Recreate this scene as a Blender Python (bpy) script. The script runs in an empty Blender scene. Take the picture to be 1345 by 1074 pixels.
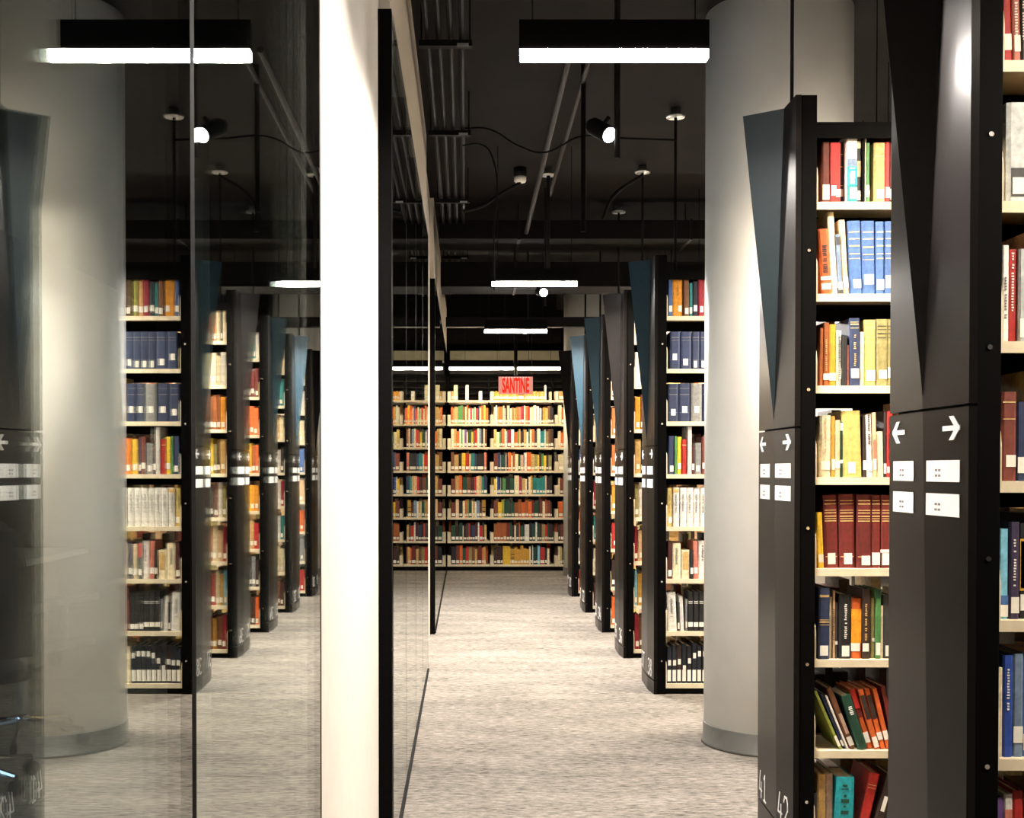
import bpy, bmesh, math, random
from mathutils import Vector

random.seed(41)
SC = bpy.context.scene
COL = SC.collection

# ------------------------------------------------------------------ camera, world, exposure
CH = 1.25                                   # eye height
F = 1660.0                                  # focal length in pixels of the 1345 px wide frame
cam_d = bpy.data.cameras.new('camera')
cam = bpy.data.objects.new('camera', cam_d)
COL.objects.link(cam)
cam.location = (0, 0, CH)
PITCH = 0.95
cam.rotation_euler = (math.radians(90 - PITCH), 0, 0)
cam_d.sensor_width = 36
cam_d.lens = F / 1345 * 36
cam_d.shift_x = 61.5 / 1345
cam_d.shift_y = (80 + F * math.tan(math.radians(PITCH))) / 1345
cam_d.clip_start = 0.02
cam_d.clip_end = 100
SC.camera = cam

SC.view_settings.view_transform = 'Standard'
SC.view_settings.look = 'None'
SC.view_settings.gamma = 1
SC.view_settings.use_curve_mapping = False
SC.view_settings.exposure = 0.0

world = bpy.data.worlds.new('sky')
SC.world = world
world.use_nodes = True
bg = world.node_tree.nodes['Background']
bg.inputs[0].default_value = (0.34, 0.54, 0.80, 1)
bg.inputs[1].default_value = 7.5

LAMP = 110.0         # glow of the linear pendants' diffusers
LAMP_W = 36.0       # light they throw down, watt
LINE = 60.0
LINE_W = 68.0        # pendants over the cross aisles
SPOT_W = 130.0       # spot lamps, watt

# cool fill for the column through an unseen window added to the meeting room
pd = bpy.data.lights.new('window_portal', 'AREA')
pd.shape = 'RECTANGLE'; pd.size = 6.0; pd.size_y = 1.1
pd.cycles.is_portal = True
po = bpy.data.objects.new('window_portal', pd); COL.objects.link(po)
po.location = (-3.93, 2.0, .95); po.rotation_euler = (0, math.radians(-90), 0)


# ------------------------------------------------------------------ materials
def lin(c):
    return tuple(((v / 255) / 12.92 if v / 255 <= 0.04045 else ((v / 255 + 0.055) / 1.055) ** 2.4) for v in c)


def mat(name, rgb, rough=0.5, metal=0.0, spec=0.5, noise=None, bump=None, ior=1.5):
    """rgb is linear; noise=(scale, amount), bump=(scale, strength)"""
    m = bpy.data.materials.new(name); m.use_nodes = True
    nt = m.node_tree; b = nt.nodes['Principled BSDF']
    b.inputs['Base Color'].default_value = (*rgb, 1)
    b.inputs['Roughness'].default_value = rough
    b.inputs['Metallic'].default_value = metal
    b.inputs['IOR'].default_value = ior
    b.inputs['Specular IOR Level'].default_value = spec
    tc = nt.nodes.new('ShaderNodeTexCoord')
    if noise:
        n = nt.nodes.new('ShaderNodeTexNoise'); n.inputs['Scale'].default_value = noise[0]
        n.inputs['Detail'].default_value = 4
        nt.links.new(tc.outputs['Object'], n.inputs['Vector'])
        r = nt.nodes.new('ShaderNodeMapRange')
        r.inputs['From Min'].default_value = .3; r.inputs['From Max'].default_value = .7
        r.inputs['To Min'].default_value = 1 - noise[1]; r.inputs['To Max'].default_value = 1 + noise[1]
        nt.links.new(n.outputs['Fac'], r.inputs['Value'])
        mx = nt.nodes.new('ShaderNodeVectorMath'); mx.operation = 'SCALE'
        mx.inputs[0].default_value = rgb
        nt.links.new(r.outputs[0], mx.inputs['Scale'])
        nt.links.new(mx.outputs[0], b.inputs['Base Color'])
    if bump:
        n2 = nt.nodes.new('ShaderNodeTexNoise'); n2.inputs['Scale'].default_value = bump[0]
        nt.links.new(tc.outputs['Object'], n2.inputs['Vector'])
        bp = nt.nodes.new('ShaderNodeBump'); bp.inputs['Strength'].default_value = bump[1]
        bp.inputs['Distance'].default_value = .002
        nt.links.new(n2.outputs['Fac'], bp.inputs['Height'])
        nt.links.new(bp.outputs[0], b.inputs['Normal'])
    return m


def emit(name, rgb, strength):
    m = bpy.data.materials.new(name); m.use_nodes = True
    nt = m.node_tree; nt.nodes.clear()
    e = nt.nodes.new('ShaderNodeEmission'); o = nt.nodes.new('ShaderNodeOutputMaterial')
    e.inputs[0].default_value = (*rgb, 1); e.inputs[1].default_value = strength
    nt.links.new(e.outputs[0], o.inputs[0])
    return m


def glass_mat(name, tint):
    """clear sheet glass: mirror share after Schlick on every face, the rest goes straight through"""
    m = bpy.data.materials.new(name); m.use_nodes = True
    nt = m.node_tree; nt.nodes.clear(); N = nt.nodes.new; L = nt.links.new
    g = N('ShaderNodeNewGeometry')
    d = N('ShaderNodeVectorMath'); d.operation = 'DOT_PRODUCT'
    L(g.outputs['Normal'], d.inputs[0]); L(g.outputs['Incoming'], d.inputs[1])
    a = N('ShaderNodeMath'); a.operation = 'ABSOLUTE'; L(d.outputs['Value'], a.inputs[0])
    s = N('ShaderNodeMath'); s.operation = 'SUBTRACT'; s.inputs[0].default_value = 1; L(a.outputs[0], s.inputs[1])
    p = N('ShaderNodeMath'); p.operation = 'POWER'; p.inputs[1].default_value = 5; L(s.outputs[0], p.inputs[0])
    f = N('ShaderNodeMath'); f.operation = 'MULTIPLY_ADD'; f.inputs[1].default_value = .87; f.inputs[2].default_value = .13
    L(p.outputs[0], f.inputs[0])
    t = N('ShaderNodeBsdfTransparent'); t.inputs[0].default_value = (*tint, 1)
    r = N('ShaderNodeBsdfGlossy'); r.inputs['Roughness'].default_value = 0.0
    r.inputs[0].default_value = (.97, .99, .97, 1)
    mx = N('ShaderNodeMixShader'); o = N('ShaderNodeOutputMaterial')
    L(f.outputs[0], mx.inputs[0]); L(t.outputs[0], mx.inputs[1]); L(r.outputs[0], mx.inputs[2]); L(mx.outputs[0], o.inputs[0])
    return m


def colour_mat(name, rough, attr):
    """cloth and paper whose colour belongs to the object (attr False) or to a colour attribute of the mesh"""
    m = mat(name, (.5, .5, .5), rough)
    nt = m.node_tree; b = nt.nodes['Principled BSDF']
    if attr:
        c = nt.nodes.new('ShaderNodeAttribute'); c.attribute_name = 'Col'
    else:
        c = nt.nodes.new('ShaderNodeObjectInfo')
    tc = nt.nodes.new('ShaderNodeTexCoord')
    n = nt.nodes.new('ShaderNodeTexNoise'); n.inputs['Scale'].default_value = 60; n.inputs['Detail'].default_value = 6
    nt.links.new(tc.outputs['Object'], n.inputs['Vector'])
    r = nt.nodes.new('ShaderNodeMapRange')
    r.inputs['From Min'].default_value = .3; r.inputs['From Max'].default_value = .7
    r.inputs['To Min'].default_value = .72; r.inputs['To Max'].default_value = 1.2
    nt.links.new(n.outputs['Fac'], r.inputs['Value'])
    mx = nt.nodes.new('ShaderNodeVectorMath'); mx.operation = 'SCALE'
    nt.links.new(c.outputs['Color'], mx.inputs[0]); nt.links.new(r.outputs[0], mx.inputs['Scale'])
    nt.links.new(mx.outputs[0], b.inputs['Base Color'])
    return m


def carpet_mat():
    m = mat('carpet', (.3, .28, .26), .95, spec=.1)
    nt = m.node_tree; b = nt.nodes['Principled BSDF']; L = nt.links.new
    tc = nt.nodes.new('ShaderNodeTexCoord')
    mp = nt.nodes.new('ShaderNodeMapping'); mp.inputs['Scale'].default_value = (20, 62, 1)
    L(tc.outputs['Object'], mp.inputs[0])
    n = nt.nodes.new('ShaderNodeTexNoise'); n.inputs['Scale'].default_value = 1.0; n.inputs['Detail'].default_value = 5
    n.inputs['Roughness'].default_value = .7
    L(mp.outputs[0], n.inputs['Vector'])
    mp2 = nt.nodes.new('ShaderNodeMapping'); mp2.inputs['Scale'].default_value = (1.6, 4.5, 1)
    L(tc.outputs['Object'], mp2.inputs[0])
    n2 = nt.nodes.new('ShaderNodeTexNoise'); n2.inputs['Scale'].default_value = 1.0; n2.inputs['Detail'].default_value = 3
    L(mp2.outputs[0], n2.inputs['Vector'])
    ad = nt.nodes.new('ShaderNodeMath'); ad.operation = 'MULTIPLY_ADD'; ad.inputs[1].default_value = .3
    L(n2.outputs['Fac'], ad.inputs[0]); L(n.outputs['Fac'], ad.inputs[2])
    cr = nt.nodes.new('ShaderNodeValToRGB')
    e = cr.color_ramp.elements
    e[0].position = .42; e[0].color = (.030, .027, .024, 1)
    e[1].position = .82; e[1].color = (.34, .305, .268, 1)
    L(ad.outputs[0], cr.inputs[0]); L(cr.outputs[0], b.inputs['Base Color'])
    bp = nt.nodes.new('ShaderNodeBump'); bp.inputs['Strength'].default_value = .5; bp.inputs['Distance'].default_value = .004
    L(n.outputs['Fac'], bp.inputs['Height']); L(bp.outputs[0], b.inputs['Normal'])
    return m


M = dict(
    black=mat('charcoal_powder_coat', (.0075, .0063, .0061), .28, spec=.5, ior=1.17, noise=(35, .08), bump=(900, .04)),
    frame=mat('black_steel', (.0013, .0011, .0010), .65, spec=.05, noise=(30, .1)),
    teal=mat('teal_powder_coat', (.012, .036, .054), .5, spec=.3, noise=(35, .08), bump=(900, .04)),
    darkteal=mat('dark_teal_powder_coat', (.0050, .0110, .0140), .5, spec=.2, noise=(35, .08)),
    cream=mat('cream_enamel', (.72, .62, .44), .45, noise=(25, .08)),
    white=mat('white_plaster', (.62, .58, .52), .8, noise=(14, .03)),
    beige=mat('beige_plaster', (.52, .46, .37), .85, noise=(10, .05)),
    column=mat('column_paint', (.84, .81, .75), .75, noise=(7, .03), bump=(300, .1)),
    skirt=mat('grey_vinyl', (.10, .095, .085), .5, noise=(20, .1)),
    carpet=carpet_mat(),
    ceiling=mat('dark_ceiling_paint', (.0075, .0058, .0055), .9, spec=.1, noise=(2.5, .25), bump=(60, .4)),
    dark=mat('dark_wall_paint', (.003, .0025, .0023), .85, spec=.05, noise=(5, .15)),
    pipe=mat('dark_pipe', (.0035, .003, .0028), .6, spec=.06, noise=(20, .15)),
    palepipe=mat('pale_pipe', (.015, .013, .0115), .55, spec=.1, noise=(20, .15)),
    zinc=mat('zinc', (.55, .55, .52), .35, metal=1, noise=(40, .15)),
    chrome=mat('chrome', (.8, .8, .82), .12, metal=1, noise=(40, .03)),
    steel=mat('screw_steel', (.75, .73, .7), .25, metal=1, noise=(80, .05)),
    page=mat('paper_pages', (.66, .56, .38), .9, noise=(180, .15)),
    label=mat('paper_label', (.86, .82, .72), .8, noise=(90, .05)),
    card=mat('sign_card', (.90, .88, .86), .6, noise=(40, .02)),
    signwhite=mat('white_vinyl', (.88, .86, .84), .6, noise=(60, .02)),
    ink=mat('ink', (.03, .028, .03), .7, noise=(90, .1)),
    greyink=mat('grey_ink', (.20, .19, .19), .7, noise=(90, .1)),
    gilt=mat('gilt', (.72, .50, .20), .45, metal=.2, noise=(120, .25)),
    whiteink=mat('white_print', (.80, .76, .68), .6, noise=(120, .15)),
    book=colour_mat('book_cloth', .62, False),
    manybooks=colour_mat('book_cloth_many', .65, True),
    glass=glass_mat('clear_glass', (.965, .985, .972)),
    olive=mat('olive_board', (.085, .075, .048), .8, noise=(10, .1)),
    lamp=emit('lamp_diffuser', (1.0, .93, .87), LAMP),
    line=emit('lamp_diffuser_line', (1.0, .88, .72), LINE),
    farline=emit('lamp_diffuser_far', (1.0, .84, .60), 180),
    lens=emit('spot_lens', (1.0, .95, .90), 30),
    redglow=emit('red_sign_letters', (1.0, .030, .012), 1.0),
    pinkglow=emit('pink_sign_panel', (1.0, .36, .26), .85),
    dot=emit('red_sign_lamps', (1.0, .45, .40), 1.6),
    fabric=mat('black_mesh_fabric', (.022, .022, .024), .9, noise=(60, .2), bump=(400, .4)),
    plastic=mat('black_plastic', (.018, .018, .02), .4, noise=(30, .1)),
    table=mat('pale_laminate', (.20, .21, .205), .4, noise=(12, .05)),
    slat=mat('dark_slat', (.045, .040, .035), .4, noise=(20, .1)),
)


# ------------------------------------------------------------------ mesh building
class MB:
    def __init__(self):
        self.v = []; self.f = []; self.mi = []; self.c = []

    def add(self, verts, faces, mi=0, col=None):
        o = len(self.v)
        self.v += [tuple(p) for p in verts]
        for f in faces:
            self.f.append([i + o for i in f]); self.mi.append(mi); self.c.append(col)
        return self

    def box(self, x0, x1, y0, y1, z0, z1, mi=0, col=None):
        vs = [(x, y, z) for z in (z0, z1) for y in (y0, y1) for x in (x0, x1)]
        return self.add(vs, [(0, 2, 3, 1), (4, 5, 7, 6), (0, 1, 5, 4), (2, 6, 7, 3), (0, 4, 6, 2), (1, 3, 7, 5)], mi, col)

    def prism(self, poly, z0, z1, mi=0):
        """poly in xy, counterclockwise"""
        n = len(poly)
        vs = [(x, y, z0) for x, y in poly] + [(x, y, z1) for x, y in poly]
        fs = [tuple(range(n - 1, -1, -1)), tuple(range(n, 2 * n))]
        fs += [(i, (i + 1) % n, n + (i + 1) % n, n + i) for i in range(n)]
        return self.add(vs, fs, mi)

    def tube(self, p, q, r, seg=8, mi=0, r2=None, caps=True):
        p = Vector(p); q = Vector(q); d = (q - p).normalized()
        u = d.orthogonal().normalized(); w = d.cross(u)
        r2 = r if r2 is None else r2
        vs = []
        for c, rr in ((p, r), (q, r2)):
            for i in range(seg):
                a = 2 * math.pi * i / seg
                vs.append(c + u * math.cos(a) * rr + w * math.sin(a) * rr)
        fs = [(i, (i + 1) % seg, seg + (i + 1) % seg, seg + i) for i in range(seg)]
        if caps:
            fs += [tuple(range(seg - 1, -1, -1)), tuple(range(seg, 2 * seg))]
        return self.add(vs, fs, mi)

    def lathe(self, prof, seg=32, mi=0, cx=0, cy=0):
        """prof: (r, z) from bottom to top; closed by caps where r > 0"""
        n = len(prof); vs = []
        for r, z in prof:
            for i in range(seg):
                a = 2 * math.pi * i / seg
                vs.append((cx + r * math.cos(a), cy + r * math.sin(a), z))
        fs = []
        for k in range(n - 1):
            for i in range(seg):
                j = (i + 1) % seg
                fs.append((k * seg + i, k * seg + j, (k + 1) * seg + j, (k + 1) * seg + i))
        fs.append(tuple(range(seg - 1, -1, -1))); fs.append(tuple(range((n - 1) * seg, n * seg)))
        return self.add(vs, fs, mi)

    def path(self, pts, r, seg=6, mi=0):
        for a, b in zip(pts[:-1], pts[1:]):
            self.tube(a, b, r, seg, mi)
        return self

    def build(self, name, mats, parent=None, smooth=False):
        me = bpy.data.meshes.new(name)
        me.from_pydata(self.v, [], self.f)
        if not isinstance(mats, (list, tuple)):
            mats = [mats]
        for m in mats:
            me.materials.append(m)
        for p, i in zip(me.polygons, self.mi):
            p.material_index = i
            p.use_smooth = smooth
        if any(c is not None for c in self.c):
            ca = me.color_attributes.new('Col', 'FLOAT_COLOR', 'CORNER')
            for p, c in zip(me.polygons, self.c):
                for li in p.loop_indices:
                    ca.data[li].color = (*(c or (.5, .5, .5)), 1)
        me.update()
        o = bpy.data.objects.new(name, me)
        COL.objects.link(o)
        if parent:
            o.parent = parent
        return o


def empty(name, loc, rz=0):
    o = bpy.data.objects.new(name, None); COL.objects.link(o)
    o.location = loc; o.rotation_euler = (0, 0, rz); o.empty_display_size = .1
    return o


def tag(o, label=None, cat=None, group=None, kind=None):
    if label: o['label'] = label
    if cat: o['category'] = cat
    if group: o['group'] = group
    if kind: o['kind'] = kind
    return o


def structure(mb, name, m, parent=None, label=None):
    o = mb.build(name, m, parent)
    if parent is None:
        o['kind'] = 'structure'
    if label: o['label'] = label
    return o


# ------------------------------------------------------------------ the room
CEIL = 3.32
XL, XR, YB, YF = -4.0, 5.0, -2.0, 16.4
structure(MB().box(XL - .1, XR + .1, YB - .1, YF + .1, -.12, 0), 'floor', M['carpet'])
structure(MB().box(XL - .1, XR + .1, YB - .1, YF + .1, CEIL, CEIL + .12), 'ceiling', M['ceiling'])
structure(MB().box(XR, XR + .1, YB, YF, 0, CEIL), 'wall_right', M['dark'])
structure(MB().box(XL, XR, YB - .1, YB, 0, CEIL), 'wall_back', M['dark'])
structure(MB().box(XL, XR, YF, YF + .1, 0, CEIL), 'wall_far', M['dark'])
wl = MB()
WY0, WY1, WZ0, WZ1 = -1.0, 5.0, .4, 1.5
wl.box(XL - .1, XL, YB, WY0, 0, CEIL).box(XL - .1, XL, WY1, YF, 0, CEIL)
wl.box(XL - .1, XL, WY0, WY1, 0, WZ0).box(XL - .1, XL, WY0, WY1, WZ1, CEIL)
structure(wl, 'wall_left', M['dark'])
wf = MB()
for a, b in ((WY0, WY0 + .06), (WY1 - .06, WY1), (.97, 1.03), (2.97, 3.03)):
    wf.box(XL - .08, XL - .02, a, b, WZ0, WZ1)
wf.box(XL - .08, XL - .02, WY0, WY1, WZ0, WZ0 + .05).box(XL - .08, XL - .02, WY0, WY1, WZ1 - .05, WZ1)
structure(wf, 'window_13', M['frame'])  # frame of the unseen window, added to let cool light onto the column

# the glazed partition along the left of the aisle
GX0, GX1 = -.230, -.246               # faces of the two sheets on the aisle side
HEAD = 2.70
n = 0
runs = [[-1.67, -.74, .19, 1.07, 2.01], [4.045, 4.95, 5.90, 6.85, 7.87], [9.66, 10.6, 11.55, 12.5, 13.45, 14.4, 15.35, 16.35]]
for run in runs:
    for a, b in zip(run[:-1], run[1:]):
        n += 1
        w = MB().box(GX0 - .005, GX0, a + .009, b - .009, .012, HEAD)
        w.box(GX1 - .005, GX1, a + .009, b - .009, .012, HEAD)
        o = structure(w, 'window_%d' % n, M['glass'])
        structure(MB().box(GX1 - .005, GX0, b - .008, b + .008, .012, HEAD), 'joint', M['frame'], o)
tn = 0


def trim(mb, m):
    global tn
    tn += 1
    return structure(mb, 'trim_%d' % tn, m)


for run in runs:                       # floor and head channels of the glazing
    trim(MB().box(-.255, -.224, run[0], run[-1], 0, .012), M['frame'])
trim(MB().box(-.40, -.24, -1.67, 2.01, HEAD, CEIL), M['beige'])
trim(MB().box(-.40, -.24, 4.045, 7.87, HEAD, CEIL), M['beige'])
trim(MB().box(-.40, -.24, 9.66, 16.35, HEAD, CEIL), M['beige'])
trim(MB().box(-.275, -.232, 4.00, 4.045, 0, HEAD), M['frame'])
trim(MB().box(-.275, -.229, 9.60, 9.66, 0, HEAD), M['frame'])
structure(MB().box(-.40, -.275, 2.02, 4.045, 0, CEIL), 'wall_near', M['white'])
trim(MB().box(-.40, -.262, 1.985, 2.02, 0, HEAD), M['frame'])
structure(MB().box(-.40, -.268, 7.875, 9.66, 0, CEIL), 'wall_middle', M['white'])
structure(MB().box(-.40, -.285, 13.3, YF, 0, CEIL), 'wall_end', M['beige'])


# columns
def column(x, y, r, label):
    t = empty('column', (x, y, 0))
    tag(t, label, 'column', 'round columns')
    MB().lathe([(r, 0), (r, CEIL)], 64).build('shaft', M['column'], t, True)
    s = MB()
    s.lathe([(r + .012, .0), (r + .010, .012), (r + .004, .016), (r + .004, .092), (r + .002, .095)], 64)
    s.build('skirting', M['skirt'], t, True)


column(1.426, 5.777, .327, 'thick white round column with grey skirting between two bookcases')
column(1.50, 15.05, .327, 'distant white round column beside the far wall bookcase')

# ------------------------------------------------------------------ books
CO = {  # code: (words, srgb)
    'dr': ('dark red', (112, 30, 22)), 'mr': ('maroon', (74, 22, 22)), 'rd': ('red', (190, 38, 30)),
    'cr': ('crimson', (165, 25, 48)), 'rb': ('reddish brown', (120, 55, 40)), 'or': ('orange', (225, 105, 40)),
    'oy': ('orange yellow', (235, 155, 30)), 'ye': ('yellow', (245, 200, 50)), 'go': ('golden', (200, 150, 50)),
    'kh': ('khaki', (205, 180, 100)), 'ta': ('tan', (205, 165, 100)), 'pe': ('peach', (235, 195, 150)),
    'ce': ('cream', (240, 225, 185)), 'wh': ('white', (240, 235, 225)), 'ol': ('olive', (150, 140, 85)),
    'gr': ('green', (80, 140, 75)), 'dg': ('dark green', (20, 70, 50)), 'te': ('teal', (30, 130, 130)),
    'tq': ('turquoise', (30, 165, 175)), 'bl': ('blue', (68, 104, 160)), 'sb': ('bright blue', (40, 75, 165)),
    'lb': ('light blue', (130, 200, 225)), 'nv': ('navy', (38, 52, 88)), 'dn': ('dark navy', (20, 24, 38)),
    'gb': ('grey blue', (120, 140, 165)), 'gy': ('grey', (140, 140, 138)), 'lg': ('pale grey', (205, 208, 205)),
    'dy': ('dark grey', (58, 56, 55)), 'bk': ('black', (24, 22, 22)), 'br': ('brown', (115, 72, 40)),
    'db': ('dark brown', (52, 32, 24)), 'rs': ('rust', (160, 85, 35)), 'sa': ('salmon', (205, 120, 100)),
    'pk': ('pink', (225, 170, 155)), 'pu': ('dark purple', (62, 50, 80)), 'vi': ('violet', (120, 80, 150)),
    'be': ('pinkish beige', (205, 170, 145)), 'yg': ('yellow green', (150, 160, 60)),
}
ORD = ['first', 'second', 'third', 'fourth', 'fifth', 'sixth', 'seventh', 'eighth', 'ninth', 'tenth', 'eleventh', 'twelfth',
       'thirteenth', 'fourteenth', 'fifteenth', 'sixteenth', 'seventeenth', 'eighteenth', 'nineteenth', 'twentieth',
       'twenty-first', 'twenty-second', 'twenty-third', 'twenty-fourth', 'twenty-fifth', 'twenty-sixth', 'twenty-seventh',
       'twenty-eighth', 'twenty-ninth', 'thirtieth']


def marks(mb, w, z0, z1, x0=.3, x1=.7, y=-.0012, pitch=.006):
    """a column of illegible spine lettering"""
    z = z0
    while z < z1:
        if random.random() < .86:
            a = random.uniform(x0, x0 + .08) * w; b = random.uniform(x1 - .08, x1) * w
            mb.box(a, b, y, .0006, z, z + pitch * .55)
        z += pitch


def book(x, y, z, w, h, d, code, label=None, group=None, tilt=0, lab=None, bands=None, title=None, patch=None, detail=True):
    """x, z: bottom left corner of the spine; lab: list of (x0, x1, z0, z1) in shares of w and metres"""
    words, rgb = CO[code]
    t = min(.0035, w * .2); e = min(.004, w * .2)
    c = MB()
    c.prism([(0, d), (0, e), (w * .18, .0006), (w * .82, .0006), (w, e), (w, d), (w - t, d), (w - t, .008), (t, .008), (t, d)], 0, h)
    o = c.build('book', M['book'])
    j = random.uniform(.85, 1.12)
    o.color = (*(min(1, v * j * .85) for v in lin(rgb)), 1)
    o.location = (x, y, z + (w * math.sin(tilt) if tilt > 0 else 0))
    o.rotation_euler = (0, tilt, 0)
    tag(o, label, 'book', group)
    if detail:
        MB().box(t, w - t, .0082, d - .004, .004, h - .004).build('page_block', M['page'], o)
        for a, b, z0, z1 in lab or ():
            MB().box(a * w, b * w, -.0008, .0012, z0, z1).build('call_label', M['label'], o)
        if bands:
            for zz, hh in bands[1]:
                MB().box(w * .08, w * .92, -.0003, .0014, zz, zz + hh).build('spine_band', M[bands[0]], o)
        if patch:
            for pc, a, b, z0, z1 in patch:
                m = MB().box(a * w, b * w, -.0004, .0013, z0, z1)
                q = m.build('spine_panel', M['book'], o)
                q.color = (*lin(CO[pc][1]), 1)
                q['label'] = CO[pc][0] + ' spine panel'
        if title:
            mk, z0, z1 = title[:3]
            m = MB(); marks(m, w, z0, z1, *(title[3:5] if len(title) > 3 else (.3, .7)))
            tag(m.build('spine_lettering', M[mk], o), kind='stuff')
    return o


def put_row(case, zk, items, yn, where, group, px0=611.0, ysp=None, ylines=617.0, rowname=''):
    """items: dicts or tuples (x0 px, x1 px, height m, code, options); returns right end of the row in metres"""
    k = (yn + .035) / F
    prev = -9
    for i, it in enumerate(items):
        a, b, h, code = it[:4]
        op = dict(it[4]) if len(it) > 4 else {}
        x0 = (a - 611) * k; x1 = (b - 611) * k
        tl = op.pop('tilt', 0)
        x0 = max(x0, prev + .0006)
        w = max(.004, x1 - x0)
        if tl:
            w = w * math.cos(tl)
        prev = x0 + (x1 - x0 if x1 > x0 else .004)
        out = op.pop('out', random.uniform(-.006, .004))
        feat = op.pop('f', '')
        noun = op.pop('n', 'book')
        d = op.pop('d', random.uniform(.15, .19))
        lab = op.pop('lab', 1)
        if lab == 1:
            q = min(.8, .019 / w); s = random.uniform(.5 - q / 2, 1 - q)
            zb = random.uniform(.012, .03)
            lab = [(s, min(.98, s + q), zb, zb + .034)]
        elif lab == 0:
            lab = None
        label = '%s %s%s, %s from left on %s, %s' % (CO[code][0], noun, (' ' + feat) if feat else '', ORD[i], rowname.replace(' down', '') if feat else rowname, where)
        book(x0, yn + .035 - out, zk, w, h, d, code, label, group, tl, lab, **op)
    return prev


# ------------------------------------------------------------------ bookcases of the aisle
XC = 1.05
D = .49
SH = [2.104 - .2925 * i for i in range(8)]        # shelf tops


def face_x(y, z):
    """surface of the folded lower end panel"""
    t = min(1, max(0, (z - .08) / 1.305))
    ry = .17 + (.25 - .17) * t; rx = -.011 + (.011 - .006) * t
    return rx * (y / ry if y < ry else (D - y) / (D - ry))


def on_face(poly, mb, off=.002, th=.0016):
    """poly: list of (y, z); thin plate that lies on the folded panel"""
    n = len(poly)
    a = [(face_x(y, z) - off, y, z) for y, z in poly]; b = [(x + th, y, z) for x, y, z in a]
    # seen from -x the order of (y, z) decides the winding; both caps are kept
    mb.add(a + b, [tuple(range(n)), tuple(range(2 * n - 1, n - 1, -1))] + [(i, n + i, n + (i + 1) % n, (i + 1) % n) for i in range(n)])


def stroke(mb, pts, wd):
    for (y0, z0), (y1, z1) in zip(pts[:-1], pts[1:]):
        dy, dz = y1 - y0, z1 - z0; l = math.hypot(dy, dz) or 1
        uy, uz = dy / l * wd * .35, dz / l * wd * .35
        ny, nz = -dz / l * wd / 2, dy / l * wd / 2
        on_face([(y0 - uy + ny, z0 - uz + nz), (y1 + uy + ny, z1 + uz + nz), (y1 + uy - ny, z1 + uz - nz), (y0 - uy - ny, z0 - uz - nz)], mb)


DIG = {  # strokes in a unit cell, x to the right, y up
    '0': [[(.2, 1), (.8, 1), (1, .8), (1, .2), (.8, 0), (.2, 0), (0, .2), (0, .8), (.2, 1)]],
    '1': [[(.15, .85), (.5, 1), (.5, 0)], [(.1, 0), (.9, 0)]],
    '2': [[(0, .8), (.25, 1), (.75, 1), (1, .8), (1, .55), (0, 0), (1, 0)]],
    '3': [[(0, .9), (.3, 1), (.75, 1), (1, .8), (.75, .52), (.4, .52)], [(.75, .52), (1, .3), (.75, 0), (.3, 0), (0, .1)]],
    '4': [[(.35, 1), (0, .28), (1, .28)], [(.72, .6), (.72, 0)]],
    '5': [[(.95, 1), (.1, 1), (.05, .55), (.7, .58), (1, .4), (1, .2), (.75, 0), (.2, 0), (0, .12)]],
    '6': [[(.85, 1), (.3, .85), (0, .4), (.2, .05), (.75, 0), (1, .25), (.75, .5), (.1, .42)]],
    '7': [[(0, 1), (1, 1), (.35, 0)]],
    '8': [[(.5, .54), (.1, .75), (.3, 1), (.7, 1), (.9, .75), (.5, .54), (0, .25), (.25, 0), (.75, 0), (1, .25), (.5, .54)]],
    '9': [[(.15, 0), (.7, .15), (1, .6), (.8, .95), (.25, 1), (0, .75), (.25, .5), (.95, .6)]],
}


def number(txt, yl, z, parent, w=.045, gap=.025, h=.088):
    mb = MB()
    for i, ch in enumerate(txt):
        y0 = yl - i * (w + gap)
        for st in DIG[ch]:
            stroke(mb, [(y0 - px * w, z + py * h) for px, py in st], .0068)
    mb.build('range_number', M['signwhite'], parent)


SHELF_L = .93


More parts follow.
